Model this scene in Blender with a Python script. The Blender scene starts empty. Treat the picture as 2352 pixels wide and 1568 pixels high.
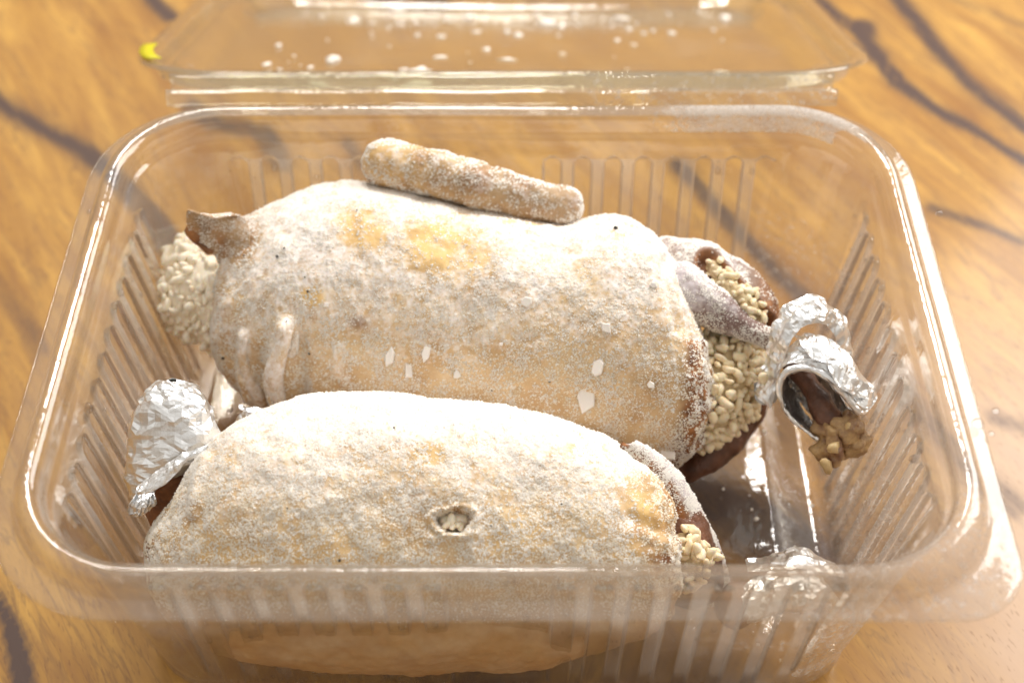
import bpy, bmesh, math, random
import numpy as np
from mathutils import Vector, Matrix
random.seed(7); RNG = np.random.default_rng(7)
SC = bpy.context.scene; COL = SC.collection

# ------------------------------------------------------------------ camera
TH = math.radians(48.3); FPX = 3267.0            # downward pitch, focal length in pixels of a 2352 wide frame
CAM = np.array([0.0024, -0.1952, 0.2737])
RIGHT = np.array([1., 0, 0]); FWD = np.array([0, math.cos(TH), -math.sin(TH)]); UP = np.array([0, math.sin(TH), math.cos(TH)])
cd = bpy.data.cameras.new('camera'); cam = bpy.data.objects.new('camera', cd); COL.objects.link(cam)
cam.location = CAM; cam.rotation_euler = (math.pi/2 - TH, 0, 0)
cd.lens = 50; cd.sensor_width = 36; cd.clip_start = 0.01; cd.clip_end = 50
cd.dof.use_dof = True; cd.dof.focus_distance = 0.287; cd.dof.aperture_fstop = 11.0
SC.camera = cam
# ------------------------------------------------------------------ world, lamps, exposure
W = bpy.data.worlds.new('World'); SC.world = W; W.use_nodes = True
wn = W.node_tree; wn.nodes.clear()
wo = wn.nodes.new('ShaderNodeOutputWorld'); bg = wn.nodes.new('ShaderNodeBackground')
tc = wn.nodes.new('ShaderNodeTexCoord'); sx = wn.nodes.new('ShaderNodeSeparateXYZ'); rp = wn.nodes.new('ShaderNodeValToRGB')
wn.links.new(tc.outputs['Generated'], sx.inputs[0]); wn.links.new(sx.outputs['Z'], rp.inputs[0])
rp.color_ramp.elements[0].position = 0.15; rp.color_ramp.elements[0].color = (0.33, 0.265, 0.20, 1)
rp.color_ramp.elements[1].position = 0.80; rp.color_ramp.elements[1].color = (1.0, 0.95, 0.88, 1)
wn.links.new(rp.outputs[0], bg.inputs[0]); bg.inputs[1].default_value = 0.60
wn.links.new(bg.outputs[0], wo.inputs[0])
def area(name, loc, target, sx_, sy_, power, col):
    l = bpy.data.lights.new(name, 'AREA'); l.shape = 'RECTANGLE'; l.size = sx_; l.size_y = sy_; l.energy = power; l.color = col
    o = bpy.data.objects.new(name, l); COL.objects.link(o); o.location = loc
    o.rotation_euler = (Vector(target) - Vector(loc)).to_track_quat('-Z', 'Y').to_euler()
    return o
area('ceiling_lamp', (-0.04, 0.80, 1.00), (0, 0, 0.03), 0.24, 0.24, 4.6, (1.0, 0.965, 0.93))
area('small_ceiling_lamp', (-0.33, 0.80, 1.00), (0, 0, 0.03), 0.22, 0.16, 3.0, (1.0, 0.95, 0.88))
area('window_light', (0.70, 0.46, 0.60), (0.05, 0, 0.03), 0.80, 0.60, 7.5, (1.0, 0.98, 0.97))
SC.view_settings.view_transform = 'Standard'; SC.view_settings.look = 'None'
SC.view_settings.exposure = 0.36; SC.view_settings.gamma = 1
SC.render.engine = 'CYCLES'
cy = SC.cycles; cy.max_bounces = 14; cy.transparent_max_bounces = 48; cy.glossy_bounces = 6; cy.transmission_bounces = 10
cy.use_denoising = True; cy.sample_clamp_indirect = 6.0
try: cy.denoiser = 'OPENIMAGEDENOISE'
except Exception: pass

def ray(px, py): return FWD + (px-1176)/FPX*RIGHT - (py-784)/FPX*UP
def at(px, py, z):
    r = ray(px, py); return CAM + r*((z-CAM[2])/r[2])
def atd(px, py, Z): return CAM + ray(px, py)*Z
def proj(P):
    d = np.asarray(P) - CAM; Z = d@FWD
    return 1176 + FPX*(d@RIGHT)/Z, 784 - FPX*(d@UP)/Z, Z

# ------------------------------------------------------------------ numpy noise
_T = np.random.default_rng(3).random((32, 32, 32))
def vnoise(P, s, seed=0):
    q = np.asarray(P)/s + seed*7.31 + 100
    i = np.floor(q).astype(int); f = q - i; f = f*f*(3-2*f); i = i & 31; j = (i+1) & 31
    x0, y0, z0 = i[..., 0], i[..., 1], i[..., 2]; x1, y1, z1 = j[..., 0], j[..., 1], j[..., 2]
    fx, fy, fz = f[..., 0], f[..., 1], f[..., 2]
    L = lambda a, b, t: a + (b-a)*t
    return L(L(L(_T[x0, y0, z0], _T[x1, y0, z0], fx), L(_T[x0, y1, z0], _T[x1, y1, z0], fx), fy),
             L(L(_T[x0, y0, z1], _T[x1, y0, z1], fx), L(_T[x0, y1, z1], _T[x1, y1, z1], fx), fy), fz)*2-1
def fbm(P, s, seed=0, o=4, g=.5):
    t = 0; a = 1; n = 0
    for k in range(o):
        t = t + a*vnoise(P, s/2**k, seed+k*1.7); n += a; a *= g
    return t/n
def sstep(a, b, x):
    t = np.clip((x-a)/(b-a), 0, 1); return t*t*(3-2*t)

# ------------------------------------------------------------------ mesh helpers
def link(name, me, mat=None, parent=None, smooth=True):
    o = bpy.data.objects.new(name, me); COL.objects.link(o)
    if mat: me.materials.append(mat)
    if parent: o.parent = parent
    me.polygons.foreach_set('use_smooth', [smooth]*len(me.polygons)); me.update()
    return o
def mesh(name, V, F, mat=None, parent=None, smooth=True, attrs=None):
    me = bpy.data.meshes.new(name); V = np.asarray(V, dtype=float)
    me.from_pydata(V.tolist(), [], F if isinstance(F, list) else F.tolist()); me.validate()
    for k, a in (attrs or {}).items():
        at_ = me.attributes.new(k, 'FLOAT', 'POINT'); at_.data.foreach_set('value', np.asarray(a, dtype=np.float32).ravel())
    return link(name, me, mat, parent, smooth)
def empty(name, loc=(0, 0, 0)):
    o = bpy.data.objects.new(name, None); COL.objects.link(o); o.location = loc; o.empty_display_size = .01
    return o
def tag(o, label=None, cat=None, group=None, kind=None):
    if label: o['label'] = label
    if cat: o['category'] = cat
    if group: o['group'] = group
    if kind: o['kind'] = kind
    return o
def grid_faces(nu, nv, wrap_v=True, off=0):
    F = []
    for i in range(nu-1):
        for j in range(nv if wrap_v else nv-1):
            k = (j+1) % nv
            F.append((off+i*nv+j, off+i*nv+k, off+(i+1)*nv+k, off+(i+1)*nv+j))
    return F
def grid_normals(G, wrap=True):
    du = np.gradient(G, axis=0)
    dv = (np.roll(G, -1, 1) - np.roll(G, 1, 1)) if wrap else np.gradient(G, axis=1)
    n = np.cross(dv, du); n /= np.linalg.norm(n, axis=-1, keepdims=True)+1e-12
    return n
def orient(G, n):
    c = G.mean(1, keepdims=True); s = np.sign(((G-c)*n).sum()); return n*s
def solidify(o, t, off=0):
    m = o.modifiers.new('thickness', 'SOLIDIFY'); m.thickness = t; m.offset = off

# ------------------------------------------------------------------ materials
def newmat(name):
    m = bpy.data.materials.new(name); m.use_nodes = True; nt = m.node_tree; nt.nodes.clear()
    out = nt.nodes.new('ShaderNodeOutputMaterial'); return m, nt, out
class N:
    def __init__(s, nt): s.nt = nt
    def __call__(s, t, **kw):
        n = s.nt.nodes.new(t)
        for k, v in kw.items():
            if hasattr(n, k) and k not in ('Scale',): setattr(n, k, v)
        return n
    def val(s, i, v):
        if hasattr(v, 'links'): s.nt.links.new(v, i)
        elif v is not None: i.default_value = v
    def math(s, op, a, b=None, clamp=False):
        n = s.nt.nodes.new('ShaderNodeMath'); n.operation = op; n.use_clamp = clamp
        s.val(n.inputs[0], a); s.val(n.inputs[1], b); return n.outputs[0]
    def mix(s, f, a, b):
        n = s.nt.nodes.new('ShaderNodeMix'); n.data_type = 'RGBA'
        s.val(n.inputs[0], f); s.val(n.inputs[6], a); s.val(n.inputs[7], b); return n.outputs[2]
    def noise(s, scale, detail=4, rough=.5, vec=None, dist=0):
        n = s.nt.nodes.new('ShaderNodeTexNoise'); n.inputs['Scale'].default_value = scale
        n.inputs['Detail'].default_value = detail; n.inputs['Roughness'].default_value = rough; n.inputs['Distortion'].default_value = dist
        s.val(n.inputs['Vector'], vec if vec is not None else s.coord()); return n.outputs['Fac']
    def coord(s):
        n = s.nt.nodes.new('ShaderNodeTexCoord'); return n.outputs['Object']
    def attr(s, name):
        n = s.nt.nodes.new('ShaderNodeAttribute'); n.attribute_name = name; return n.outputs['Fac']
    def ramp(s, f, stops):
        n = s.nt.nodes.new('ShaderNodeValToRGB'); e = n.color_ramp.elements
        while len(e) < len(stops): e.new(.5)
        for k, (p, c) in enumerate(stops): e[k].position = p; e[k].color = c if len(c) == 4 else (*c, 1)
        s.val(n.inputs[0], f); return n.outputs[0]
    def bump(s, h, strength, dist):
        n = s.nt.nodes.new('ShaderNodeBump'); n.inputs['Strength'].default_value = strength; n.inputs['Distance'].default_value = dist
        s.val(n.inputs['Height'], h); return n.outputs[0]
def principled(nt, **kw):
    p = nt.nodes.new('ShaderNodeBsdfPrincipled')
    for k, v in kw.items():
        i = p.inputs[k.replace('_', ' ')]
        if hasattr(v, 'links'): nt.links.new(v, i)
        else: i.default_value = v
    return p
c4 = lambda r, g, b: (r, g, b, 1)

def mat_skin():
    m, nt, out = newmat('frosted roast skin'); n = N(nt)
    br, ye, fr, gr = n.attr('brown'), n.attr('yellow'), n.attr('frost'), n.attr('grey')
    big = n.noise(110, 5, .6); fine = n.noise(900, 4, .65); mid = n.noise(320, 4, .6)
    base = n.mix(n.ramp(big, [(.35, (0, 0, 0)), (.65, (1, 1, 1))]), c4(.59, .39, .20), c4(.75, .56, .33))
    base = n.mix(ye, base, c4(.84, .56, .22))
    base = n.mix(gr, base, c4(.20, .135, .13))
    bcol = n.mix(n.ramp(mid, [(.35, (0, 0, 0)), (.7, (1, 1, 1))]), c4(.13, .050, .022), c4(.44, .18, .055))
    base = n.mix(br, base, bcol)
    # frost cover broken up by fine noise
    f1 = n.math('ADD', n.math('MULTIPLY', fine, 1.1), n.math('MULTIPLY', mid, .6))
    f2 = n.math('ADD', n.math('SUBTRACT', f1, 1.42), n.math('MULTIPLY', fr, 1.15))
    f3 = n.math('MULTIPLY', f2, 2.2, clamp=True)
    col = n.mix(f3, base, n.mix(gr, c4(.94, .88, .83), c4(.55, .485, .49)))
    h = n.math('ADD', n.math('MULTIPLY', fine, .6), n.math('MULTIPLY', n.noise(2200, 3, .6), .5))
    p = principled(nt, Base_Color=col, Roughness=.62, Normal=n.bump(h, .28, .0005))
    p.inputs['Subsurface Weight'].default_value = .08; p.inputs['Subsurface Radius'].default_value = (.004, .002, .001)
    p.inputs['Specular IOR Level'].default_value = .35
    nt.links.new(p.outputs[0], out.inputs[0]); return m
def mat_simple(name, col, rough=.5, metal=0, var=None, nscale=300, bump=0, bscale=800, bdist=.0005, sss=0, spec=.5, trans=0):
    m, nt, out = newmat(name); n = N(nt)
    c = col
    if var: c = n.mix(n.ramp(n.noise(nscale, 5, .6), [(.35, (0, 0, 0)), (.68, (1, 1, 1))]), c4(*col[:3]), c4(*var))
    else: c = c4(*col[:3])
    kw = dict(Base_Color=c, Roughness=rough, Metallic=metal)
    if bump: kw['Normal'] = n.bump(n.noise(bscale, 4, .6), bump, bdist)
    p = principled(nt, **kw); p.inputs['Specular IOR Level'].default_value = spec
    if sss: p.inputs['Subsurface Weight'].default_value = sss; p.inputs['Subsurface Radius'].default_value = (.003, .002, .001)
    if trans: p.inputs['Transmission Weight'].default_value = trans
    nt.links.new(p.outputs[0], out.inputs[0]); return m
def mat_plastic(name, tint=(.97, .96, .94), haze=.045):
    m, nt, out = newmat(name); n = N(nt)
    lw = n('ShaderNodeLayerWeight'); lw.inputs[0].default_value = .5
    mpp = n('ShaderNodeMapping'); nt.links.new(n.coord(), mpp.inputs[0]); mpp.inputs['Scale'].default_value = (1, 1, .06)
    wav = n.math('ADD', n.math('ADD', n.math('MULTIPLY', n.noise(60, 3, .5), 1.0), n.math('MULTIPLY', n.noise(420, 3, .5), .10)), n.math('MULTIPLY', n.noise(240, 3, .6, mpp.outputs[0]), .45))
    bmp = n.bump(wav, .35, .0010)
    nt.links.new(bmp, lw.inputs['Normal'])
    fres = n.math('ADD', n.math('MULTIPLY', n.math('POWER', lw.outputs['Facing'], 3.2), .85), .045, clamp=True)
    tr = n('ShaderNodeBsdfTransparent')
    tcol = n.mix(n.math('POWER', lw.outputs['Facing'], 2.5), c4(*tint), c4(tint[0]*.86, tint[1]*.83, tint[2]*.78)); tcol = n.mix(n.math('MULTIPLY', n.attr('edge'), .8, clamp=True), tcol, c4(tint[0]*.62, tint[1]*.55, tint[2]*.47)); nt.links.new(tcol, tr.inputs[0])
    gl = n('ShaderNodeBsdfGlossy'); gl.inputs['Color'].default_value = c4(1, 1, 1); gl.inputs['Roughness'].default_value = .05
    nt.links.new(bmp, gl.inputs['Normal'])
    m1 = n('ShaderNodeMixShader'); nt.links.new(fres, m1.inputs[0]); nt.links.new(tr.outputs[0], m1.inputs[1]); nt.links.new(gl.outputs[0], m1.inputs[2])
    df = n('ShaderNodeBsdfDiffuse'); df.inputs[0].default_value = c4(.86, .84, .82)
    tl = n('ShaderNodeBsdfTranslucent'); tl.inputs[0].default_value = c4(.86, .84, .82)
    m3 = n('ShaderNodeMixShader'); m3.inputs[0].default_value = .5; nt.links.new(df.outputs[0], m3.inputs[1]); nt.links.new(tl.outputs[0], m3.inputs[2])
    fr = n.attr('frost')
    fres2 = n.math('ADD', fres, n.math('MULTIPLY', n.attr('edge'), .45), clamp=True); nt.links.new(fres2, m1.inputs[0])
    patch = n.math('MULTIPLY', n.math('MULTIPLY', n.math('SUBTRACT', n.math('ADD', n.noise(700, 5, .7), fr), .75), 3.0, clamp=True), .55)
    smear = n.math('MULTIPLY', n.ramp(n.noise(45, 5, .6), [(.50, (0, 0, 0)), (.75, (1, 1, 1))]), .06)
    hz = n.math('ADD', n.math('ADD', n.math('ADD', n.math('MULTIPLY', n.attr('edge'), .10), smear), n.math('ADD', patch, haze)), n.math('MULTIPLY', n.attr('veil'), .20), clamp=True)
    m2 = n('ShaderNodeMixShader'); nt.links.new(hz, m2.inputs[0]); nt.links.new(m1.outputs[0], m2.inputs[1]); nt.links.new(m3.outputs[0], m2.inputs[2])
    nt.links.new(m2.outputs[0], out.inputs[0]); return m
def mat_table():
    m, nt, out = newmat('varnished figured wood'); n = N(nt)
    co = n.coord(); mp = n('ShaderNodeMapping'); nt.links.new(co, mp.inputs[0])
    mp.vector_type = 'TEXTURE'; mp.inputs['Rotation'].default_value = (0, 0, math.radians(-58)); mp.inputs['Scale'].default_value = (1.0, .16, 1.0)
    v = mp.outputs[0]
    soft = n.noise(9, 4, .55, v, 1.2); fib = n.noise(60, 5, .65, v, .3)
    mp2 = n('ShaderNodeMapping'); nt.links.new(co, mp2.inputs[0]); mp2.vector_type = 'TEXTURE'; mp2.inputs['Rotation'].default_value = (0, 0, math.radians(-66)); mp2.inputs['Scale'].default_value = (1.0, .22, 1.0)
    pore = n.ramp(n.noise(330, 2, .5, mp2.outputs[0]), [(.60, (0, 0, 0)), (.70, (1, 1, 1))])
    col = n.mix(n.ramp(soft, [(.3, (0, 0, 0)), (.7, (1, 1, 1))]), c4(.33, .145, .021), c4(.62, .345, .068))
    col = n.mix(n.math('MULTIPLY', n.ramp(fib, [(.4, (0, 0, 0)), (.7, (1, 1, 1))]), .5), col, c4(.27, .115, .032))
    rl = n.math('ABSOLUTE', n.math('SUBTRACT', n.noise(14, 5, .6, v, .8), .5)); rl = n.ramp(rl, [(.0, (1, 1, 1)), (.022, (0, 0, 0))])
    col = n.mix(n.math('MULTIPLY', rl, n.math('MULTIPLY', soft, .7)), col, c4(.14, .065, .03))
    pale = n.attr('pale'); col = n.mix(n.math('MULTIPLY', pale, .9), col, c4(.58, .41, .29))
    col = n.mix(n.math('MULTIPLY', pore, .40), col, c4(.16, .065, .022))
    ve = n.attr('vein_shade')
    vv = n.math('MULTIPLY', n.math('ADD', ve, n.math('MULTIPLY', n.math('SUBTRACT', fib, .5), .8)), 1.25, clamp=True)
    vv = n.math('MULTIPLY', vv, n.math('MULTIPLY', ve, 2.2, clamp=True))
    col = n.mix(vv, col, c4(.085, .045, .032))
    p = principled(nt, Base_Color=col, Roughness=.5, Normal=n.bump(fib, .12, .0005), Specular_IOR_Level=.3)
    p.inputs['Coat Weight'].default_value = .40; p.inputs['Coat Roughness'].default_value = .12
    nt.links.new(p.outputs[0], out.inputs[0]); return m

M_SKIN = mat_skin()
M_PLASTIC = mat_plastic('clear plastic')
M_LID = mat_plastic('clear lid plastic', (.955, .955, .905), .045)
M_TABLE = mat_table()
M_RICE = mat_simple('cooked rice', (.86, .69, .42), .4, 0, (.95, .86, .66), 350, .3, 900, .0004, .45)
M_RICE_BASE = mat_simple('packed rice with painted gap shade', (.42, .30, .15), .5, 0, (.68, .55, .33), 500, .5, 700, .0006)  # darker than the grains: shade in the gaps is put into its colour
M_RICE_PALE = mat_simple('pale frozen rice', (.93, .80, .60), .5, 0, (.97, .90, .77), 350, .4, 900, .0005, .35)
def mat_crystal(name, col):
    m, nt, out = newmat(name); n = N(nt)
    d = n('ShaderNodeBsdfDiffuse'); d.inputs[0].default_value = c4(*col); t = n('ShaderNodeBsdfTranslucent'); t.inputs[0].default_value = c4(*col)
    g = n('ShaderNodeBsdfGlossy'); g.inputs['Roughness'].default_value = .25
    a = n('ShaderNodeMixShader'); a.inputs[0].default_value = .05; nt.links.new(d.outputs[0], a.inputs[1]); nt.links.new(t.outputs[0], a.inputs[2])
    b = n('ShaderNodeMixShader'); b.inputs[0].default_value = .0; nt.links.new(a.outputs[0], b.inputs[1]); nt.links.new(g.outputs[0], b.inputs[2])
    nt.links.new(b.outputs[0], out.inputs[0]); return m
M_FROST = mat_crystal('frost crystals', (.995, .94, .86)); M_FROST_TAN = mat_crystal('frost crystals over skin', (.96, .86, .70))
M_FOIL = mat_simple('aluminium foil', (.90, .91, .92), .33, 1.0, bump=.25, bscale=500, bdist=.0010)
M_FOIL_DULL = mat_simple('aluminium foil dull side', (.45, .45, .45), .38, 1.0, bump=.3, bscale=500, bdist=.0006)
M_MEAT = mat_simple('dark roast meat', (.055, .022, .013), .42, 0, (.22, .09, .045), 180, .5, 500, .0012)
M_BONE = mat_simple('bone end and gristle', (.20, .095, .05), .4, 0, (.58, .38, .17), 260, .6, 500, .0012)
M_ICE = mat_simple('ice flake', (.84, .79, .73), .25, sss=.2)
M_YELLOW = mat_simple('yellow marker', (.62, .55, .01), .5)
M_SPECK = mat_simple('ground pepper', (.03, .025, .02), .6)
def mat_drop():
    m, nt, out = newmat('water'); n = N(nt)
    lw = n('ShaderNodeLayerWeight'); lw.inputs[0].default_value = .5
    f = n.math('ADD', n.math('MULTIPLY', n.math('POWER', lw.outputs['Facing'], 3.0), .6), .05, clamp=True)
    tr = n('ShaderNodeBsdfTransparent')
    nt.links.new(n.mix(lw.outputs['Facing'], c4(.97, .97, .97), c4(.84, .80, .77)), tr.inputs[0])
    gl = n('ShaderNodeBsdfGlossy'); gl.inputs['Roughness'].default_value = .03
    mx = n('ShaderNodeMixShader'); nt.links.new(f, mx.inputs[0]); nt.links.new(tr.outputs[0], mx.inputs[1]); nt.links.new(gl.outputs[0], mx.inputs[2])
    nt.links.new(mx.outputs[0], out.inputs[0]); return m
M_DROP = mat_drop()

# ------------------------------------------------------------------ table
VEINS_AND_SHADE = [ # (pixel polyline on the table plane, half width m, strength)
 ([(-160, 110), (0, 240), (90, 295), (190, 345), (250, 392), (350, 500), (410, 610)], .0042, 1.0),
 ([(300, -60), (350, 0), (392, 40)], .0032, .9),
 ([(440, 250), (500, 285), (600, 300), (650, 380)], .005, .7),
 ([(1820, -60), (1920, 35), (1990, 90), (2060, 190), (2130, 240), (2230, 295), (2352, 370), (2500, 440)], .0026, .95),
 ([(1985, 60), (1992, 100), (2015, 130)], .005, .8),
 ([(2010, -60), (2090, 30), (2160, 120), (2230, 195), (2352, 290), (2500, 380)], .0042, .85),
 ([(2170, -10), (2352, 60)], .003, .4),
 ([(2140, 480), (2215, 505), (2260, 520), (2352, 555)], .0032, .7),
 ([(1560, 380), (1650, 480), (1720, 560), (1790, 630), (1860, 700), (1910, 750)], .0036, .9),
 ([(2050, 860), (2140, 980), (2230, 1080), (2330, 1160)], .006, .5),
 ([(2290, 960), (2400, 1000)], .005, .45),
 ([(-10, 1370), (25, 1440), (48, 1530), (60, 1640)], .0028, 1.0),
 ([(-20, 640), (30, 700), (90, 800)], .004, .4),
 ([(840, -10), (930, 15), (1010, 10)], .006, .6),
 ([(800, 330), (860, 420)], .004, .5),
 ([(1540, 1110), (1640, 1150), (1760, 1210), (1850, 1270)], .013, .85),  # broad dark stroke: shade beside the quails painted into the wood
 ([(900, 1500), (1100, 1540), (1400, 1520), (1700, 1560)], .010, .7),  # broad dark band across the table below the front quail
 ([(560, 640), (620, 760), (660, 830)], .004, .5),
]
def build_table():
    nx, ny = 330, 330
    xs = np.concatenate([[-.9, -.6, -.4], np.linspace(-.27, .27, nx), [.4, .6, .9]]); ys = np.concatenate([[-.6, -.4, -.25], np.linspace(-.16, .36, ny), [.5, .8]])
    X, Y = np.meshgrid(xs, ys, indexing='ij'); P = np.stack([X, Y, 0*X], -1)
    ve = np.zeros_like(X); wob = fbm(P, .025, 2, 5, .65)
    for pl, w, st in VEINS_AND_SHADE:
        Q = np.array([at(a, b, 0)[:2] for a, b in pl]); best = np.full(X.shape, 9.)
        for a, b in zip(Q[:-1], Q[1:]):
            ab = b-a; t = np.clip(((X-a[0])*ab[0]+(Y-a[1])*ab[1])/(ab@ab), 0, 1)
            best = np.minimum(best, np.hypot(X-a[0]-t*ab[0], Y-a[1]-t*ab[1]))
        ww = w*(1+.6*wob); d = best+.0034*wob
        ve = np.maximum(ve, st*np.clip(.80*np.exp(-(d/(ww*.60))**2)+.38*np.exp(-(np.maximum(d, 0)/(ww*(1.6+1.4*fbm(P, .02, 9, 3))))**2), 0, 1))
    pale = sstep(.080, .125, X-.25*np.minimum(0, Y))*sstep(.11, -.01, Y)*(.85+.3*wob)  # window glare painted into the wood colour as a pale patch, near right
    G = P.reshape(-1, 3); F = grid_faces(len(xs), len(ys), False)
    tb = empty('table', (0, 0, 0))
    top = mesh('table_top', G, F, M_TABLE, None, True, dict(vein_shade=ve, pale=pale))
    bm = bmesh.new(); bmesh.ops.create_cube(bm, size=1, matrix=Matrix.Translation((0, .1, -.017))@Matrix.Diagonal((1.8, 1.4, .030, 1)))
    me = bpy.data.meshes.new('table_slab'); bm.to_mesh(me); bm.free(); s = link('table_slab', me, M_TABLE, None, False)
    for o in (top, s): o.parent = tb
    tag(tb, kind='structure')
build_table()

# ------------------------------------------------------------------ container
def rrect(hx, hy, radii, z, n_corner=26, n_x=560, n_y=420):
    """closed loop: points, outward normal, run coordinate along its side and side id; same count at every level"""
    P = []; Nn = []; S = []
    rFR, rBR, rBL, rFL = radii
    def line(a, b, n, nn, sid):
        for k in range(n):
            t = k/n; p = (a[0]+(b[0]-a[0])*t, a[1]+(b[1]-a[1])*t, z); P.append(p); Nn.append((nn[0], nn[1], 0)); S.append((sid, p[0] if sid in (0, 2) else p[1]))
    def arc(cx, cy_, r, a0):
        for k in range(n_corner):
            a = a0 + (math.pi/2)*k/n_corner; P.append((cx+r*math.cos(a), cy_+r*math.sin(a), z)); Nn.append((math.cos(a), math.sin(a), 0)); S.append((9, 0))
    line((hx, -hy+rFR), (hx, hy-rBR), n_y, (1, 0), 1); arc(hx-rBR, hy-rBR, rBR, 0)
    line((hx-rBR, hy), (-hx+rBL, hy), n_x, (0, 1), 2); arc(-hx+rBL, hy-rBL, rBL, math.pi/2)
    line((-hx, hy-rBL), (-hx, -hy+rFL), n_y, (-1, 0), 3); arc(-hx+rFL, -hy+rFL, rFL, math.pi)
    line((-hx+rFL, -hy), (hx-rFR, -hy), n_x, (0, -1), 0); arc(hx-rFR, -hy+rFR, rFR, -math.pi/2)
    return np.array(P), np.array(Nn), np.array(S)
RZ = .0655   # bead top height
RIBX = [s*(.0119+.0071*k) for k in range(9) for s in (-1, 1)]
RIBY = [s*(.0036+.0071*k) for k in range(7) for s in (-1, 1)]
def ribfield(S, z):
    d = np.full(len(S), 9.)
    m = (S[:, 0] == 0) | (S[:, 0] == 2); m2 = (S[:, 0] == 1) | (S[:, 0] == 3)
    for c in RIBX: d[m] = np.minimum(d[m], np.abs(S[m, 1]-c))
    for c in RIBY: d[m2] = np.minimum(d[m2], np.abs(S[m2, 1]-c))
    ztop = .0540; w = .00215
    dz = max(0, z-(ztop-w)); dd = np.hypot(d, dz)          # rounded head
    return sstep(w+.0003, w-.0003, dd)*sstep(.004, .008, z)
def build_container():
    root = empty('plastic_container', (0, 0, 0))
    tag(root, 'clear ribbed plastic takeaway container with its hinged lid folded back onto the wooden table', 'food container')
    HX, HY = .0925, .0689
    def lv(inset, z, rad, kfr=1.0): return (HX-inset, HY-inset, z, rad, kfr)
    prof = [ # from flange edge inwards: inset, z, corner radius, front right corner radius
        (0.0000, .0600, .026, .013), (.0002, .0603, .026, .013), (.0010, .0605, .0255, .0135), (.0030, .0605, .025, .016), (.0036, .0607, .025, .018),
        (.0038, .0612, .025, .020), (.0040, .0624, .0248, .021), (.0044, .0636, .0245, .022), (.0050, .0645, .024, .023), (.0058, .0652, .0235, .023), (.0067, RZ, .023, .0225),
        (.0076, .0652, .022, .022), (.0083, .0646, .021, .021), (.0088, .0636, .021, .021), (.0090, .0620, .0205, .0205), (.0091, .0604, .020, .020), (.0094, .0597, .0195, .0195),
        (.0100, .0593, .019, .019), (.0103, .0585, .0187, .0187), (.0106, .0575, .0185, .0185), (.0109, .0565, .018, .018)]
    zs = list(np.linspace(.0558, .0505, 14)) + list(np.linspace(.049, .009, 22)) + list(np.linspace(.0082, .0040, 7))
    for z in zs:
        t = (.0565-z)/.0565; prof.append((.0109+.0080*t, z, .018-.003*t, .018-.003*t))
    b = prof[-1][0]
    for k in range(1, 8):                                 # rounded foot
        a = k/7*math.pi/2; r = .003; prof.append((b+r*(1-math.cos(a)), .0040-r*math.sin(a)*1.0, .0150-.0008*k, .0150-.0008*k))
    inn = prof[-1][0]
    for dx, z in ((.004, .0010), (.006, .0011), (.0068, .0014), (.0080, .0016), (.0095, .0014), (.011, .0010), (.016, .0010), (.022, .0010), (.024, .0012), (.0265, .0012), (.030, .0009), (.038, .0009), (.048, .0009)):
        r = max(.0015, .0094-dx*.15); prof.append((inn+dx, z, r, r))
    loops = []; fr = []; ve = []; ed = []
    for inset, z, r, rfr in prof:
        P, Nn, S = rrect(HX-inset, HY-inset, (rfr, r, r, r), z)
        if z < .0565 and inset < b+.001:
            P = P + Nn*(.0014*ribfield(S, z))[:, None]
        rf = ribfield(S, z); wall = (z < .0540)*(inset < b+.001)*(S[:, 0] < 5)
        onx = np.where((S[:, 0] == 0) | (S[:, 0] == 2), (np.abs(S[:, 1]) < .0705)*(np.abs(S[:, 1]) > .0095), np.abs(S[:, 1]) < .049)
        ve.append((1-rf)*wall*onx*sstep(.006, .012, z)*(.7+.5*fbm(P, .012, 6, 3))); ed.append(4*rf*(1-rf)*wall*1.0)
        # slight hand-made waviness
        P[:, 2] += .00018*np.sin(P[:, 0]*70)*np.sin(P[:, 1]*60)
        loops.append(P)
        f = .45*sstep(.02, .05, P[:, 0])*(P[:, 1] > .055)*(abs(inset-.007) < .0036)*(z > .0600) if inset < .0105 else 0*P[:, 0]
        f = f + .15*(np.abs(P[:, 0]-.052) < .01)*(P[:, 1] < -.055)*(z < .03) + .22*(P[:, 0] > .06)*(z < .04)*(inset < .02)
        f = f + .25*(P[:, 0] > .05)*(P[:, 1] < -.045)*(inset < .0105) + .10*sstep(.00, .06, P[:, 0])*(P[:, 1] < -.045)*(z < .050)*(z > .008)
        fr.append(f)
    G = np.array(loops); nu, nv = G.shape[:2]
    V = G.reshape(-1, 3); F = grid_faces(nu, nv)
    V = np.vstack([V, [[0, 0, .0009]]]); F += [((nu-1)*nv+j, (nu-1)*nv+(j+1) % nv, nu*nv) for j in range(nv)]
    fr = np.append(np.array(fr).ravel(), 0)
    tray = mesh('tray', V, F, M_PLASTIC, root, True, dict(frost=fr, veil=np.append(np.array(ve).ravel(), 0), edge=np.append(np.array(ed).ravel(), 0))); solidify(tray, .00035)
    bmx = bmesh.new(); R = random.Random(15)
    for k in range(620):
        if k < 380: i = R.randrange(24, 58); j = R.choice([R.randrange(0, 410), R.randrange(nv-600, nv-20), R.randrange(nv-600, nv-330)])
        else: i = R.randrange(22, 60); j = R.randrange(nv)
        p = G[i, j]; ctr = np.array([p[0]*.8, p[1]*.8, p[2]]); w = ctr-p; w /= np.linalg.norm(w); r = R.choice([.00022, .0003, .0004, .0007])*R.uniform(.6, 1.3)
        mm = Matrix.Translation(Vector(p+w*.0003))@Matrix.Diagonal((r, r, r*R.uniform(.8, 2.2), 1))
        bmesh.ops.create_icosphere(bmx, subdivisions=1, radius=1, matrix=mm)
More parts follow.
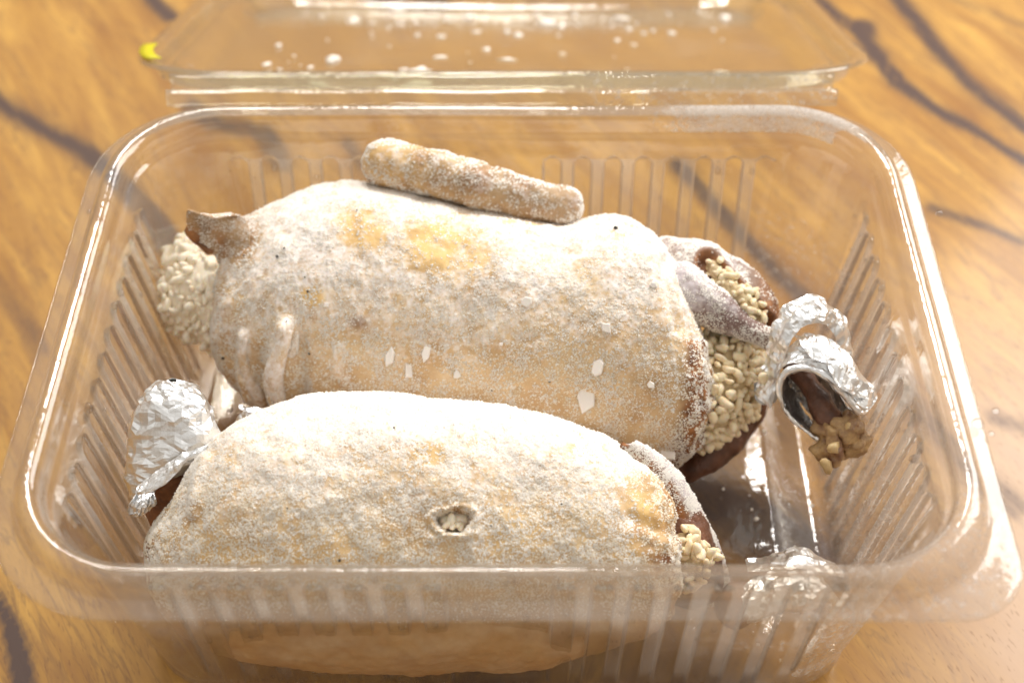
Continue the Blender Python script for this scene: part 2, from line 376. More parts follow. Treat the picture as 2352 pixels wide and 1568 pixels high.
    me = bpy.data.meshes.new('condensation'); bmx.to_mesh(me); bmx.free(); tag(link('condensation', me, M_DROP, tray), kind='stuff')
    # hinge: two moulded folds between the tray flange and the lid flange
    hx = .0790; pts = [(.0687, .0606), (.0700, .0612), (.0710, .0622), (.0722, .0626), (.0733, .0618), (.0742, .0606), (.0752, .0612), (.0765, .0626), (.0778, .0630)]
    xs = np.linspace(-hx, hx, 90); V = []
    for y, z in pts:
        for k, x in enumerate(xs): V.append((x*(1+.004*math.sin(y*900)), y, z+.0002*math.sin(x*190)))
    h = mesh('hinge', V, grid_faces(len(pts), len(xs), False), M_LID, root, True, dict(frost=[.25*float(x > .02) for _ in pts for x in xs])); solidify(h, .0004)
    # lid, hinged open past flat: its far end rests on the table
    prof = [(0, .0000, .026), (.0003, .0005, .0258), (.0020, .0007, .025), (.0032, .0004, .0245), (.0038, -.0010, .024), (.0042, -.0038, .0235), (.0050, -.0046, .023), (.0062, -.0048, .022), (.0072, -.0042, .0215), (.0078, -.0025, .021), (.0085, -.0018, .0205), (.0100, -.0017, .0195),
            (.0115, -.0024, .0185), (.0135, -.0050, .0175), (.0150, -.0064, .0165), (.0162, -.0069, .0155), (.0180, -.0071, .0150), (.022, -.0071, .013), (.030, -.0070, .010), (.045, -.0068, .006), (.060, -.0068, .0025)]
    loops = []; fr = []
    tilt = math.radians(24.6); ca, sa = math.cos(tilt), math.sin(tilt); y0, z0 = .0778, .0625
    def lidpt(X, Y, Zl):                                # lid local (Y from hinge edge outwards) -> world
        return np.stack([X, y0 + Y*ca + Zl*sa, z0 - Y*sa + Zl*ca], -1)
    for inset, z, r in prof:
        P, Nn, S = rrect(HX-inset, HY-inset, (r, r, r, r), z, 20, 120, 90)
        Y = P[:, 1]+HY
        loops.append(lidpt(P[:, 0], Y, P[:, 2]+.0006*np.sin(P[:, 0]*35+1)*np.sin(Y*40)))
        fr.append(.0*P[:, 0])
    G = np.array(loops); nu, nv = G.shape[:2]; V = G.reshape(-1, 3); F = grid_faces(nu, nv)
    V = np.vstack([V, lidpt(np.array([0.]), np.array([HY]), np.array([-.0068]))]); F += [((nu-1)*nv+j, (nu-1)*nv+(j+1) % nv, nu*nv) for j in range(nv)]
    lid = mesh('lid', V, F, M_LID, root, True, dict(frost=np.append(np.array(fr).ravel(), 0))); solidify(lid, .00035)
    # frost and crumbs on the inside of the lid
    V = []; F = []
    bmx = bmesh.new()
    R = random.Random(5)
    for k in range(85):
        x = R.uniform(-.066, .068); y = R.uniform(.018, .12); s = R.choice([.0004, .0006, .0008, .0012, .0018])*R.uniform(.7, 1.3)
        p = lidpt(np.array([x]), np.array([y]), np.array([-.0066]))[0]
        mm = Matrix.Translation(p)@Matrix.Rotation(-tilt, 4, 'X')@Matrix.Rotation(R.uniform(0, 3), 4, 'Z')@Matrix.Diagonal((s*R.uniform(.8, 2.4), s, s*.45, 1))
        q = bmesh.ops.create_icosphere(bmx, subdivisions=1, radius=1, matrix=mm)
        for v in q['verts']: v.co += Vector((R.uniform(-1, 1), R.uniform(-1, 1), 0))*s*.3
    me = bpy.data.meshes.new('frost_crumb'); bmx.to_mesh(me); bmx.free()
    tag(link('frost_crumb', me, M_FROST, lid), kind='stuff')
    # one big lump seen near the right end
    # yellow mark on the lid's corner
    V = []
    loc = [(-.0926, .030), (-.0926, .026), (-.0916, .0205), (-.0898, .0160), (-.0878, .0130)]
    for x, y in loc: V.append(lidpt(np.array([x+.0002]), np.array([y]), np.array([.0010]))[0])
    for x, y in loc: V.append(lidpt(np.array([x+.0035]), np.array([y+.001]), np.array([.0010]))[0])
    ym = mesh('yellow_mark', V, [(k, k+1, k+6, k+5) for k in range(4)], M_YELLOW, lid); solidify(ym, .0003, 1)
    return root
container = build_container()

# ------------------------------------------------------------------ frost crystals scattered on a surface mesh
def crystals(o, count, parent, smin, smax, mat, mask=None, name='frost', seed=1, lay=.25, sheet=False, lift=0.0):
    me = o.data; rng = np.random.default_rng(seed)
    nV = len(me.vertices); co = np.empty(nV*3); me.vertices.foreach_get('co', co); co = co.reshape(-1, 3)
    me.calc_loop_triangles(); nT = len(me.loop_triangles); tv = np.empty(nT*3, dtype=int); me.loop_triangles.foreach_get('vertices', tv); tv = tv.reshape(-1, 3)
    a, b, c = co[tv[:, 0]], co[tv[:, 1]], co[tv[:, 2]]; nr = np.cross(b-a, c-a); ar = np.linalg.norm(nr, axis=1)+1e-15; nr /= ar[:, None]
    ce = (a+b+c)/3; view = CAM-ce; view /= np.linalg.norm(view, axis=1, keepdims=True)
    if sheet: nr = nr*np.sign((nr*view).sum(1))[:, None]
    w = ar*np.where((nr*view).sum(1) > -.25, 1, .05)
    if mask is not None: w = w*mask(ce)
    w = w*np.clip(.5+1.5*fbm(ce, .0028, seed, 3), .05, 1)
    idx = rng.choice(nT, count, p=w/w.sum()); u = rng.random((count, 2)); fl = u.sum(1) > 1; u[fl] = 1-u[fl]
    p = a[idx]+(b-a)[idx]*u[:, :1]+(c-a)[idx]*u[:, 1:]; n = nr[idx]
    d = n*(1-lay)+lay*rng.normal(size=(count, 3))*.7; d /= np.linalg.norm(d, axis=1, keepdims=True)
    t = np.cross(d, rng.normal(size=(count, 3))); t /= np.linalg.norm(t, axis=1, keepdims=True); s = np.cross(d, t)
    L = (smin+(smax-smin)*rng.random(count)**2)[:, None]; wd = L*(.45+.40*rng.random((count, 1)))
    base = p-n*.00006+n*lift
    V = np.stack([base+t*wd, base-t*wd*.5+s*wd*.8, base-t*wd*.5-s*wd*.8, base+d*L*.75+n*.00006], 1).reshape(-1, 3)
    k = np.arange(count)*4
    F = np.stack([np.stack([k, k+1, k+3], 1), np.stack([k+1, k+2, k+3], 1), np.stack([k+2, k, k+3], 1)], 1).reshape(-1, 3)
    ng = np.cross(V[F[:, 1]]-V[F[:, 0]], V[F[:, 2]]-V[F[:, 0]]); cc = (V[F].mean(1)-np.repeat((base+d*L*.2), 3, 0)); fl = (ng*cc).sum(1) < 0; F[fl] = F[fl][:, ::-1]
    m = bpy.data.meshes.new(name); m.vertices.add(len(V)); m.vertices.foreach_set('co', V.ravel())
    m.loops.add(F.size); m.loops.foreach_set('vertex_index', F.ravel()); m.polygons.add(len(F))
    m.polygons.foreach_set('loop_start', np.arange(0, F.size, 3)); m.update(calc_edges=True); m.materials.append(mat)
    rad = np.stack([t, -t*.5+s*.8, -t*.5-s*.8, 0*t], 1); cn = rad*.55+n[:, None]*1.0; cn = cn.reshape(-1, 3); cn /= np.linalg.norm(cn, axis=1, keepdims=True)
    m.polygons.foreach_set('use_smooth', [True]*len(F)); m.normals_split_custom_set_from_vertices(cn.tolist())
    ob = bpy.data.objects.new(name, m); COL.objects.link(ob); ob.parent = parent; ob['kind'] = 'stuff'
    return ob

# ------------------------------------------------------------------ lofted flesh
def pchip(xs, ys, x):
    xs = np.array(xs, float); ys = np.array(ys, float); m = np.gradient(ys, xs)
    i = np.clip(np.searchsorted(xs, x)-1, 0, len(xs)-2); h = xs[i+1]-xs[i]; t = (x-xs[i])/h
    return (2*t**3-3*t**2+1)*ys[i]+(t**3-2*t**2+t)*h*m[i]+(-2*t**3+3*t**2)*ys[i+1]+(t**3-t**2)*h*m[i+1]
def loft_outline(stations, zc, kd=1.0, nu=420, nv=260, zfloor=.0022):
    """stations (x, top, bottom) in picture coordinates -> a round body of that outline with its own depth"""
    st = np.array(stations, float)
    t = np.linspace(0, math.pi, nu); x0, x1 = st[0, 0], st[-1, 0]; X = x0+(x1-x0)*(1-np.cos(t))/2
    T = np.interp(X, st[:, 0], st[:, 1]); B = np.interp(X, st[:, 0], st[:, 2])
    ker = np.ones(9)/9
    T = np.convolve(np.pad(T, 4, 'edge'), ker, 'valid'); B = np.convolve(np.pad(B, 4, 'edge'), ker, 'valid')
    ph = np.linspace(0, 2*math.pi, nv, endpoint=False); G = np.zeros((nu, nv, 3))
    zz = np.interp(X, [x0, x1], zc if hasattr(zc, '__len__') else (zc, zc))
    for i in range(nu):
        c = at(X[i], (T[i]+B[i])/2, zz[i]); Z = (c-CAM)@FWD; r = (B[i]-T[i])/2*Z/FPX
        G[i] = c + r*np.cos(ph)[:, None]*UP + r*kd*np.sin(ph)[:, None]*FWD
    return G
def limb(path, radii, nu=90, nv=48, flat=(1, 1), cap=True):
    """tapered tube along 3D points with rounded ends"""
    P = np.array(path, float); s = np.r_[0, np.cumsum(np.linalg.norm(np.diff(P, axis=0), axis=1))]; L = s[-1]
    tt = (1-np.cos(np.linspace(0, math.pi, nu)))/2 if cap else np.linspace(0, 1, nu)
    u = tt*L; C = np.stack([pchip(s, P[:, k], u) for k in range(3)], -1); r = pchip(s, radii, u)
    if cap:
        e = np.minimum(u, L-u); re = np.where(u < L/2, radii[0], radii[-1]); q = np.clip(e/re, 0, 1); r = r*np.sqrt(np.clip(1-(1-q)**2, 0, 1))+1e-6
    d = np.gradient(C, axis=0); d /= np.linalg.norm(d, axis=1, keepdims=True)
    a = np.cross(d, np.array([0, 0, 1.])); a /= np.linalg.norm(a, axis=1, keepdims=True); b = np.cross(a, d)
    ph = np.linspace(0, 2*math.pi, nv, endpoint=False)
    return C[:, None]+r[:, None, None]*(flat[0]*np.cos(ph)[None, :, None]*a[:, None]+flat[1]*np.sin(ph)[None, :, None]*b[:, None])
def flesh(name, G, parent, lumps=(.0012, .014), seed=1, attrs=None, extra=None, fine=1.0, mat=None):
    n = orient(G, grid_normals(G))
    d = lumps[0]*fbm(G, lumps[1], seed, 3)+.00055*fine*fbm(G, .0045, seed+5, 4, .65)+.00016*fine*fbm(G, .0011, seed+9, 2)
    if extra is not None: d = d+extra(G, n)
    e = np.linspace(0, 1, len(G)); damp = (sstep(0, .01, e)*sstep(1, .99, e))[:, None]
    G2 = G+n*(d*damp)[..., None]
    G2[..., 2] = np.where(G2[..., 2] < .0025, .0025+.0004*(G2[..., 2]), G2[..., 2])
    nu, nv = G.shape[:2]; V = G2.reshape(-1, 3); F = grid_faces(nu, nv)
    V = np.vstack([V, G2[0].mean(0), G2[-1].mean(0)]); F += [(j, (j+1) % nv, nu*nv)[::-1] for j in range(nv)]+[((nu-1)*nv+j, (nu-1)*nv+(j+1) % nv, nu*nv+1) for j in range(nv)]
    A = dict(brown=0, yellow=0, frost=.5, grey=0)
    if attrs: A.update(attrs(V))
    A = {k: np.clip(np.broadcast_to(v, (len(V),)), 0, 1) for k, v in A.items()}
    # face winding: outward
    me_n = np.cross(V[F[0][1]]-V[F[0][0]], V[F[0][2]]-V[F[0][0]])
    o = mesh(name, V, F, mat or M_SKIN, parent, True, A)
    bm = bmesh.new(); bm.from_mesh(o.data); bmesh.ops.recalc_face_normals(bm, faces=bm.faces); bm.to_mesh(o.data); bm.free()
    o.data.polygons.foreach_set('use_smooth', [True]*len(o.data.polygons))
    return o
def blob2(px, py, cx, cy_, rx, ry, rot=0, soft=.5):
    c, s = math.cos(math.radians(rot)), math.sin(math.radians(rot)); dx, dy = px-cx, py-cy_
    q = np.hypot((dx*c+dy*s)/rx, (-dx*s+dy*c)/ry); return sstep(1+soft, 1-soft, q)
def segd(px, py, pl):
    best = np.full(np.shape(px), 1e9)
    for (ax, ay), (bx, by) in zip(pl[:-1], pl[1:]):
        vx, vy = bx-ax, by-ay; t = np.clip(((px-ax)*vx+(py-ay)*vy)/(vx*vx+vy*vy), 0, 1)
        best = np.minimum(best, np.hypot(px-ax-t*vx, py-ay-t*vy))
    return best

# ------------------------------------------------------------------ rice
def grain_mesh(k):
    bm = bmesh.new(); R = random.Random(k)
    bmesh.ops.create_icosphere(bm, subdivisions=2, radius=1); a, b, c = R.uniform(.8, 1.15), R.uniform(.8, 1.15), R.uniform(.7, 1.15)
    for v in bm.verts:
        x, y, z = v.co; bend = R.uniform(-.5, .5); q = 1+.35*float(fbm(np.array([[x, y, z]])*.5+k, .35, 2, 2)[0])
        v.co = Vector((x*(1-.2*z)*.00102*a*q+.35*.0012*(z*z), y*.00092*b*q, z*.0019*c))+Vector([R.uniform(-1, 1)*.00010 for _ in range(3)])
    me = bpy.data.meshes.new('rice_grain'); bm.to_mesh(me); bm.free(); me.materials.append(M_RICE)
    me.polygons.foreach_set('use_smooth', [True]*len(me.polygons)); return me
GR = [grain_mesh(k) for k in range(14)]; KN = grain_mesh(11); KN.materials[0] = mat_simple('gristle', (.52, .34, .14), .4, 0, (.66, .50, .26), 300, sss=.3); GRP = [g.copy() for g in GR]
for g in GRP: g.materials[0] = M_RICE_PALE
def grain(p, parent, sc=1.0, R=random, pale=False, flatten=None):
    o = bpy.data.objects.new('rice_grain', R.choice(GRP if pale else GR)); COL.objects.link(o); o.parent = parent
    o.location = p; o.rotation_euler = (R.uniform(0, 6.3), R.uniform(0, 6.3), R.uniform(0, 6.3)); s = sc*R.uniform(.60, 1.28); o.scale = (s, s, s*R.uniform(.85, 1.15))
    return o
def rice_on(o, count, parent, sc=1.0, pale=False, seed=1, out=.0004, cond=None):
    me = o.data; R = random.Random(seed); pts = []
    vs = [v for v in me.vertices]; tries = 0
    while len(pts) < count and tries < 60000:
        tries += 1; v = R.choice(vs); w = np.array(CAM)-np.array(v.co); w /= np.linalg.norm(w)
        if np.dot(w, v.normal) < -.15: continue
        if cond and not cond(v.co): continue
        if any((v.co-q).length < .0016*sc for q in pts): continue
        pts.append(v.co.copy()); grain(v.co+v.normal*(out+R.uniform(-.0006, .0012)), parent, sc, R, pale)

# ------------------------------------------------------------------ the rear quail
def build_rear():
    root = empty('stuffed_quail', tuple(at(1060, 790, .003)))
    tag(root, 'frosted roast quail at the back of the box, pale rice bulging from its left end', 'stuffed quail', 'frozen stuffed quails in the container')
    L = Vector(root.location)
    def adopt(o):
        o.parent = root; o.matrix_parent_inverse = Matrix.Translation(-L); return o
    S = [(483, 748, 778), (488, 712, 800), (500, 652, 832), (512, 592, 853), (528, 540, 875), (552, 508, 900), (580, 494, 917), (620, 476, 935), (680, 448, 950), (735, 430, 962), (790, 424, 975), (860, 428, 985), (930, 437, 1000), (985, 452, 1010), (1050, 470, 1022), (1130, 483, 1040), (1220, 501, 1055), (1290, 514, 1062), (1340, 508, 1070), (1400, 499, 1076), (1450, 508, 1082), (1490, 528, 1086), (1520, 562, 1088), (1550, 612, 1080), (1580, 680, 1058), (1605, 750, 1020), (1622, 810, 975), (1634, 860, 930), (1638, 885, 905)]
    G = loft_outline(S, .0315, .92)
    def ex(G, n):
        px, py, _ = proj(G); f = sstep(-.1, .3, (n*((CAM-G)/np.linalg.norm(CAM-G, axis=-1, keepdims=True))).sum(-1))
        d = 0.0*px
        for pl, w, h in (([(660, 745), (640, 800), (628, 870), (640, 925)], 18, .0030), ([(650, 748), (668, 750), (672, 800)], 8, .0012), ([(632, 880), (650, 925)], 8, .0016), ([(560, 770), (556, 850), (575, 900)], 12, .0018),
                         ([(575, 860), (600, 930)], 13, .0022), ([(780, 800), (772, 850), (790, 870)], 12, .0007), ([(520, 700), (500, 780)], 14, .0006)):
            d = d+h*np.exp(-(segd(px, py, pl)/w)**2)
        for pl, w, h in (([(694, 780), (690, 850), (700, 930)], 16, -.0016), ([(590, 810), (592, 870)], 16, -.0012), ([(1525, 600), (1540, 690), (1560, 750)], 14, -.0012),
                         ([(1190, 890), (1180, 900)], 9, -.0009), ([(1270, 900), (1420, 930), (1520, 930)], 14, -.0004)):
            d = d+h*np.exp(-(segd(px, py, pl)/w)**2)
        return d*f+.0022*sstep(1540, 1620, px)*fbm(G, .005, 44, 3)
    def at_(V):
        px, py, _ = proj(V); nz = fbm(V, .010, 4, 4); n2 = fbm(V, .003, 8, 3)
        br = sstep(62, 14, np.abs(px-(1612-(py-860)**2/900+0*py)))*(py > 780)*(px > 1500)*(1.0+.6*n2)
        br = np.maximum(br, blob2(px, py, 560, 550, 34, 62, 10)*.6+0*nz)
        br = np.maximum(br, .25*sstep(.25, .6, n2+nz*.5))
        ye = np.maximum(blob2(px, py, 835, 525, 62, 55, 20, .6)*.8, blob2(px, py, 1020, 560, 110, 70, 10, .6)*.9)*sstep(-.5, .1, nz+n2*.4)
        ye = np.maximum(ye, blob2(px, py, 715, 680, 28, 22)*.8); ye = np.maximum(ye, blob2(px, py, 1180, 500, 90, 16, 12)*.5)
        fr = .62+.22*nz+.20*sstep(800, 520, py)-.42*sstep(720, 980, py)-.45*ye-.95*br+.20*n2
        gr = np.maximum(blob2(px, py, 1440, 620, 80, 30, 15)*.15, blob2(px, py, 823, 740, 22, 14)*.5*(n2 > -.1))
        rd = np.minimum(segd(px, py, [(660, 745), (640, 800), (628, 870), (640, 925)]), np.minimum(segd(px, py, [(560, 770), (556, 850), (575, 900), (600, 930)]), segd(px, py, [(780, 800), (772, 850), (790, 870)])))
        fr = fr+.22*sstep(24, 8, rd)
        return dict(brown=br, yellow=ye, frost=fr, grey=gr)
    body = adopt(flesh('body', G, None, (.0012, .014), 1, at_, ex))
    def mk(P):
        px, py, _ = proj(P); return np.clip(.75+.5*fbm(P, .006, 3, 3)-.55*blob2(px, py, 1020, 560, 100, 60)-.5*blob2(px, py, 835, 525, 50, 45), .08, 1)
    adopt(crystals(body, 70000, None, .00015, .00058, M_FROST, mk, seed=1))
    adopt(crystals(body, 34000, None, .00015, .00060, M_FROST_TAN, lambda P: sstep(560, 900, proj(P)[1])+.1, seed=2))
    for pts_, rad_ in (([(664, 752), (650, 785), (636, 830), (628, 880), (642, 925)], [.0012, .0015, .0019, .0022, .0020]), ([(678, 756), (674, 790), (664, 820)], [.0008, .0010, .0010]),
                       ([(562, 772), (556, 815), (566, 860), (590, 905), (604, 930)], [.0008, .0010, .0012, .0015, .0015])):
        hs = [surf(body, *q) for q in pts_]
        if any(h is None for h in hs): continue
        wf = adopt(flesh('folded_wing', limb([np.array(h)+FWD*.0004 for h in hs], rad_, 60, 30), None, (.0004, .004), 66, lambda V: dict(frost=.75+.3*fbm(V, .003, 3), grey=.12, yellow=.1), fine=.5))
        adopt(crystals(wf, 900, None, .00012, .00035, M_FROST, None, seed=31))
    # rice stuffing, left end
    G = loft_outline([(382, 640, 665), (386, 605, 700), (396, 575, 735), (415, 553, 755), (440, 545, 775), (480, 543, 800), (530, 560, 820), (560, 600, 800)], .0325, .9, 60, 60)
    st = adopt(flesh('rice_stuffing', G, None, (.0022, .007), 3, lambda V: dict(frost=.4, yellow=.25), mat=M_RICE_PALE, fine=1))
    rice_on(st, 190, st, .95, True, 3, -.0002, lambda c: proj(c)[0] < 525)
    # brown neck skin flap curled over the rice
    u = np.linspace(0, 1, 60); v = np.linspace(0, 1, 40)
    A = [(428, 512, .056), (440, 545, .052), (470, 560, .0515), (500, 600, .047), (520, 650, .043)]
    B = [(440, 500, .0575), (500, 500, .0585), (560, 500, .056), (575, 560, .052), (560, 640, .046)]
    def pl(Q, t): Q = np.array([at(*q) for q in Q]); s = np.linspace(0, 1, len(Q)); return np.stack([pchip(s, Q[:, k], t) for k in range(3)], -1)
    a, b = pl(A, u), pl(B, u); Gf = a[:, None]*(1-v)[None, :, None]+b[:, None]*v[None, :, None]
    Gf = Gf+UP*(.0022*np.sin(v*math.pi))[None, :, None]-FWD*(.0015*np.sin(v*math.pi))[None, :, None]+.0006*fbm(Gf, .004, 3)[..., None]*UP
    fl = adopt(mesh('neck_skin', Gf.reshape(-1, 3), grid_faces(60, 40, False), M_SKIN, None, True, dict(brown=.45+.5*fbm(Gf.reshape(-1, 3), .004, 5), yellow=np.zeros(2400), frost=.30+.25*np.tile(v, 60), grey=np.full(2400, .02))))
    solidify(fl, .0006); adopt(crystals(fl, 2200, None, .00015, .0004, M_FROST, None, seed=17, sheet=True, lift=.0003))
    cu = adopt(flesh('skin_curl', limb([at(430, 515, .054), at(442, 532, .053), at(462, 555, .051), at(488, 585, .049)], [.0013, .0015, .0014, .0010]), None, (.0005, .004), 4, lambda V: dict(brown=.95, frost=.05)))
    # wing lying along the back wall
    W_ = limb([at(834, 364, .058), at(950, 388, .058), at(1080, 421, .057), at(1210, 455, .055), at(1336, 484, .052)], [.0052, .0056, .0053, .0049, .0047], 220, 110)
    wing = adopt(flesh('wing', W_, None, (.0010, .007), 8, lambda V: dict(brown=.62*sstep(-.2, .5, fbm(V, .006, 3))+.20*blob2(*proj(V)[:2], 850, 380, 60, 60), grey=.15+.35*sstep(950, 1250, proj(V)[0]), yellow=.35+.45*sstep(1000, 860, proj(V)[0]), frost=.32+.4*fbm(V, .005, 9)+.18*sstep(400, 370, proj(V)[1]-(proj(V)[0]-860)*.23))))
    adopt(crystals(wing, 7000, None, .00018, .00055, M_FROST, lambda P: np.clip(.6+.6*fbm(P, .004, 3), .1, 1), seed=4))
    # far thigh with a slit showing rice
    Gt = limb([at(1470, 590, .046), at(1560, 620, .044), at(1650, 665, .042), at(1730, 715, .040), at(1785, 755, .038)], [.0060, .0078, .0082, .0066, .0042], 200, 130, (1, .9))
    def ext(G, n):
        px, py, _ = proj(G); d = segd(px, py, [(1625, 600), (1665, 650), (1710, 695), (1755, 740)])
        return -.0026*sstep(26, 15, d)+.0006*np.exp(-((d-30)/8)**2)
    th = adopt(flesh('thigh', Gt, None, (.0012, .009), 12, lambda V: dict(brown=np.maximum(.85*sstep(36, 24, segd(*proj(V)[:2], [(1625, 600), (1755, 740)])), .75*sstep(1715, 1775, proj(V)[0])), grey=.8, frost=.62-.8*sstep(1700, 1770, proj(V)[0])-.6*sstep(36, 22, segd(*proj(V)[:2], [(1625, 600), (1665, 650), (1755, 740)]))+.2*fbm(V, .006, 3)), ext))
    adopt(crystals(th, 9000, None, .00018, .00045, M_FROST, lambda P: np.where(segd(*proj(P)[:2], [(1625, 600), (1755, 740)]) < 34, .02, 1)*np.where(proj(P)[0] > 1720, .1, 1), seed=6))
    R = random.Random(4)
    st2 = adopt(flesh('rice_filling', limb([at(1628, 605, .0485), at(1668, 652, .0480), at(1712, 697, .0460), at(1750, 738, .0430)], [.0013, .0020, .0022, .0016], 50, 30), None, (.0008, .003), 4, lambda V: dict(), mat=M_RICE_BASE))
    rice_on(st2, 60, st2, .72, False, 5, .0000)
    # near drumstick
    Gd = limb([at(1500, 640, .0500), at(1560, 670, .0480), at(1640, 712, .0460), at(1710, 752, .0440), at(1790, 795, .0425)], [.0064, .0064, .0046, .0030, .0020], 200, 120)
    dr = adopt(flesh('drumstick', Gd, None, (.0007, .008), 14, lambda V: dict(grey=.95, brown=.10+.5*sstep(1720, 1790, proj(V)[0]), frost=.50+.3*sstep(.047, .054, V[:, 2])-.30*sstep(1650, 1790, proj(V)[0])+.45*fbm(V, .003, 7))))
    adopt(crystals(dr, 9000, None, .00015, .00045, M_FROST, None, seed=7))
    # rice spilling out of the right end, and the dark back skin under it
    Gr = loft_outline([(1560, 800, 1000), (1600, 770, 1020), (1640, 762, 1020), (1680, 768, 990), (1715, 785, 950), (1742, 810, 920), (1752, 840, 890)], .0290, .8, 60, 60)
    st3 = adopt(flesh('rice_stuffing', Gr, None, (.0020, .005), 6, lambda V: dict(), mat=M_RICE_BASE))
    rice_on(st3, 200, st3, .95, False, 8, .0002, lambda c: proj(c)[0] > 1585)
    Gs = limb([at(1510, 1065, .010), at(1580, 1050, .011), at(1650, 1000, .014), at(1710, 950, .017), at(1752, 905, .021)], [.0045, .0060, .0060, .0050, .0035], 120, 70, (1.0, .7))
    adopt(flesh('back_skin', Gs, None, (.0012, .006), 7, lambda V: dict(brown=1.0+0*V[:, 0], frost=.05, grey=.3), mat=M_MEAT))
    # loose rice on the rim of the cut and on the tail side
    # pepper specks and ice flakes
    for x, y, s in ((637, 592, 5), (653, 573, 3), (707, 673, 3.5), (513, 824, 6), (1414, 526, 7), (711, 815, 5), (658, 741, 2.5), (905, 905, 2.5), (602, 830, 3), (560, 590, 2.5), (820, 485, 2.5), (700, 640, 2.5), (1130, 900, 2.5), (1262, 880, 3)):
        hit = surf(body, x, y)
        if hit is None: continue
        bm = bmesh.new(); bmesh.ops.create_icosphere(bm, subdivisions=1, radius=s*.000075)
        for v in bm.verts: v.co *= R.uniform(.6, 1.4)
        me = bpy.data.meshes.new('pepper_speck'); bm.to_mesh(me); bm.free(); o = link('pepper_speck', me, M_SPECK, None, False); o.location = hit+Vector(UP)*.0003-Vector(FWD)*.0002; adopt(o)
    for x, y, w, h, r in ((1345, 908, 21, 36, 4), (1372, 845, 12, 22, 30), (897, 818, 10, 20, 25), (940, 850, 10, 20, -5), (978, 812, 11, 18, 8), (1208, 693, 13, 10, 0), (1391, 752, 13, 13, 0), (1494, 884, 9, 8, 20), (1535, 1040, 20, 14, 30), (1500, 655, 8, 6, 0), (1050, 860, 8, 10, 0), (750, 700, 7, 6, 0), (1150, 790, 6, 5, 0), (900, 640, 6, 6, 0)):
        hit = surf(body, x, y)
        if hit is None: continue
        bm = bmesh.new(); k_ = R.randint(4, 6); rr = [R.uniform(.75, 1.3) for q in range(k_)]
        rings = [[bm.verts.new((math.cos(6.283*q/k_+.7)*w*.00010*rr[q]*tp, math.sin(6.283*q/k_+.7)*h*.00010*rr[q]*tp, z_)) for q in range(k_)] for z_, tp in ((-.0003, 1.05), (.00012, 1.0), (.00026, .82))]
        for A_, B_ in zip(rings[:-1], rings[1:]):
            for q in range(k_): bm.faces.new((A_[q], A_[(q+1) % k_], B_[(q+1) % k_], B_[q]))
        bm.faces.new(rings[-1])
        me = bpy.data.meshes.new('ice_flake'); bm.to_mesh(me); bm.free(); o = link('ice_flake', me, M_ICE, None, False); o.location = hit-Vector(FWD)*.0004
        o.rotation_euler = (math.pi/2-TH, 0, math.radians(-r)); adopt(o)
    return root, body, dr
def surf(o, x, y):
    from mathutils.bvhtree import BVHTree
    if 'bvh' not in _C or _C['o'] is not o:
        bm = bmesh.new(); bm.from_mesh(o.data); _C['bvh'] = BVHTree.FromBMesh(bm); _C['o'] = o; bm.free()
    h = _C['bvh'].ray_cast(Vector(CAM), Vector(ray(x, y)).normalized()); return h[0]
_C = {}
rear, rear_body, rear_leg = build_rear()

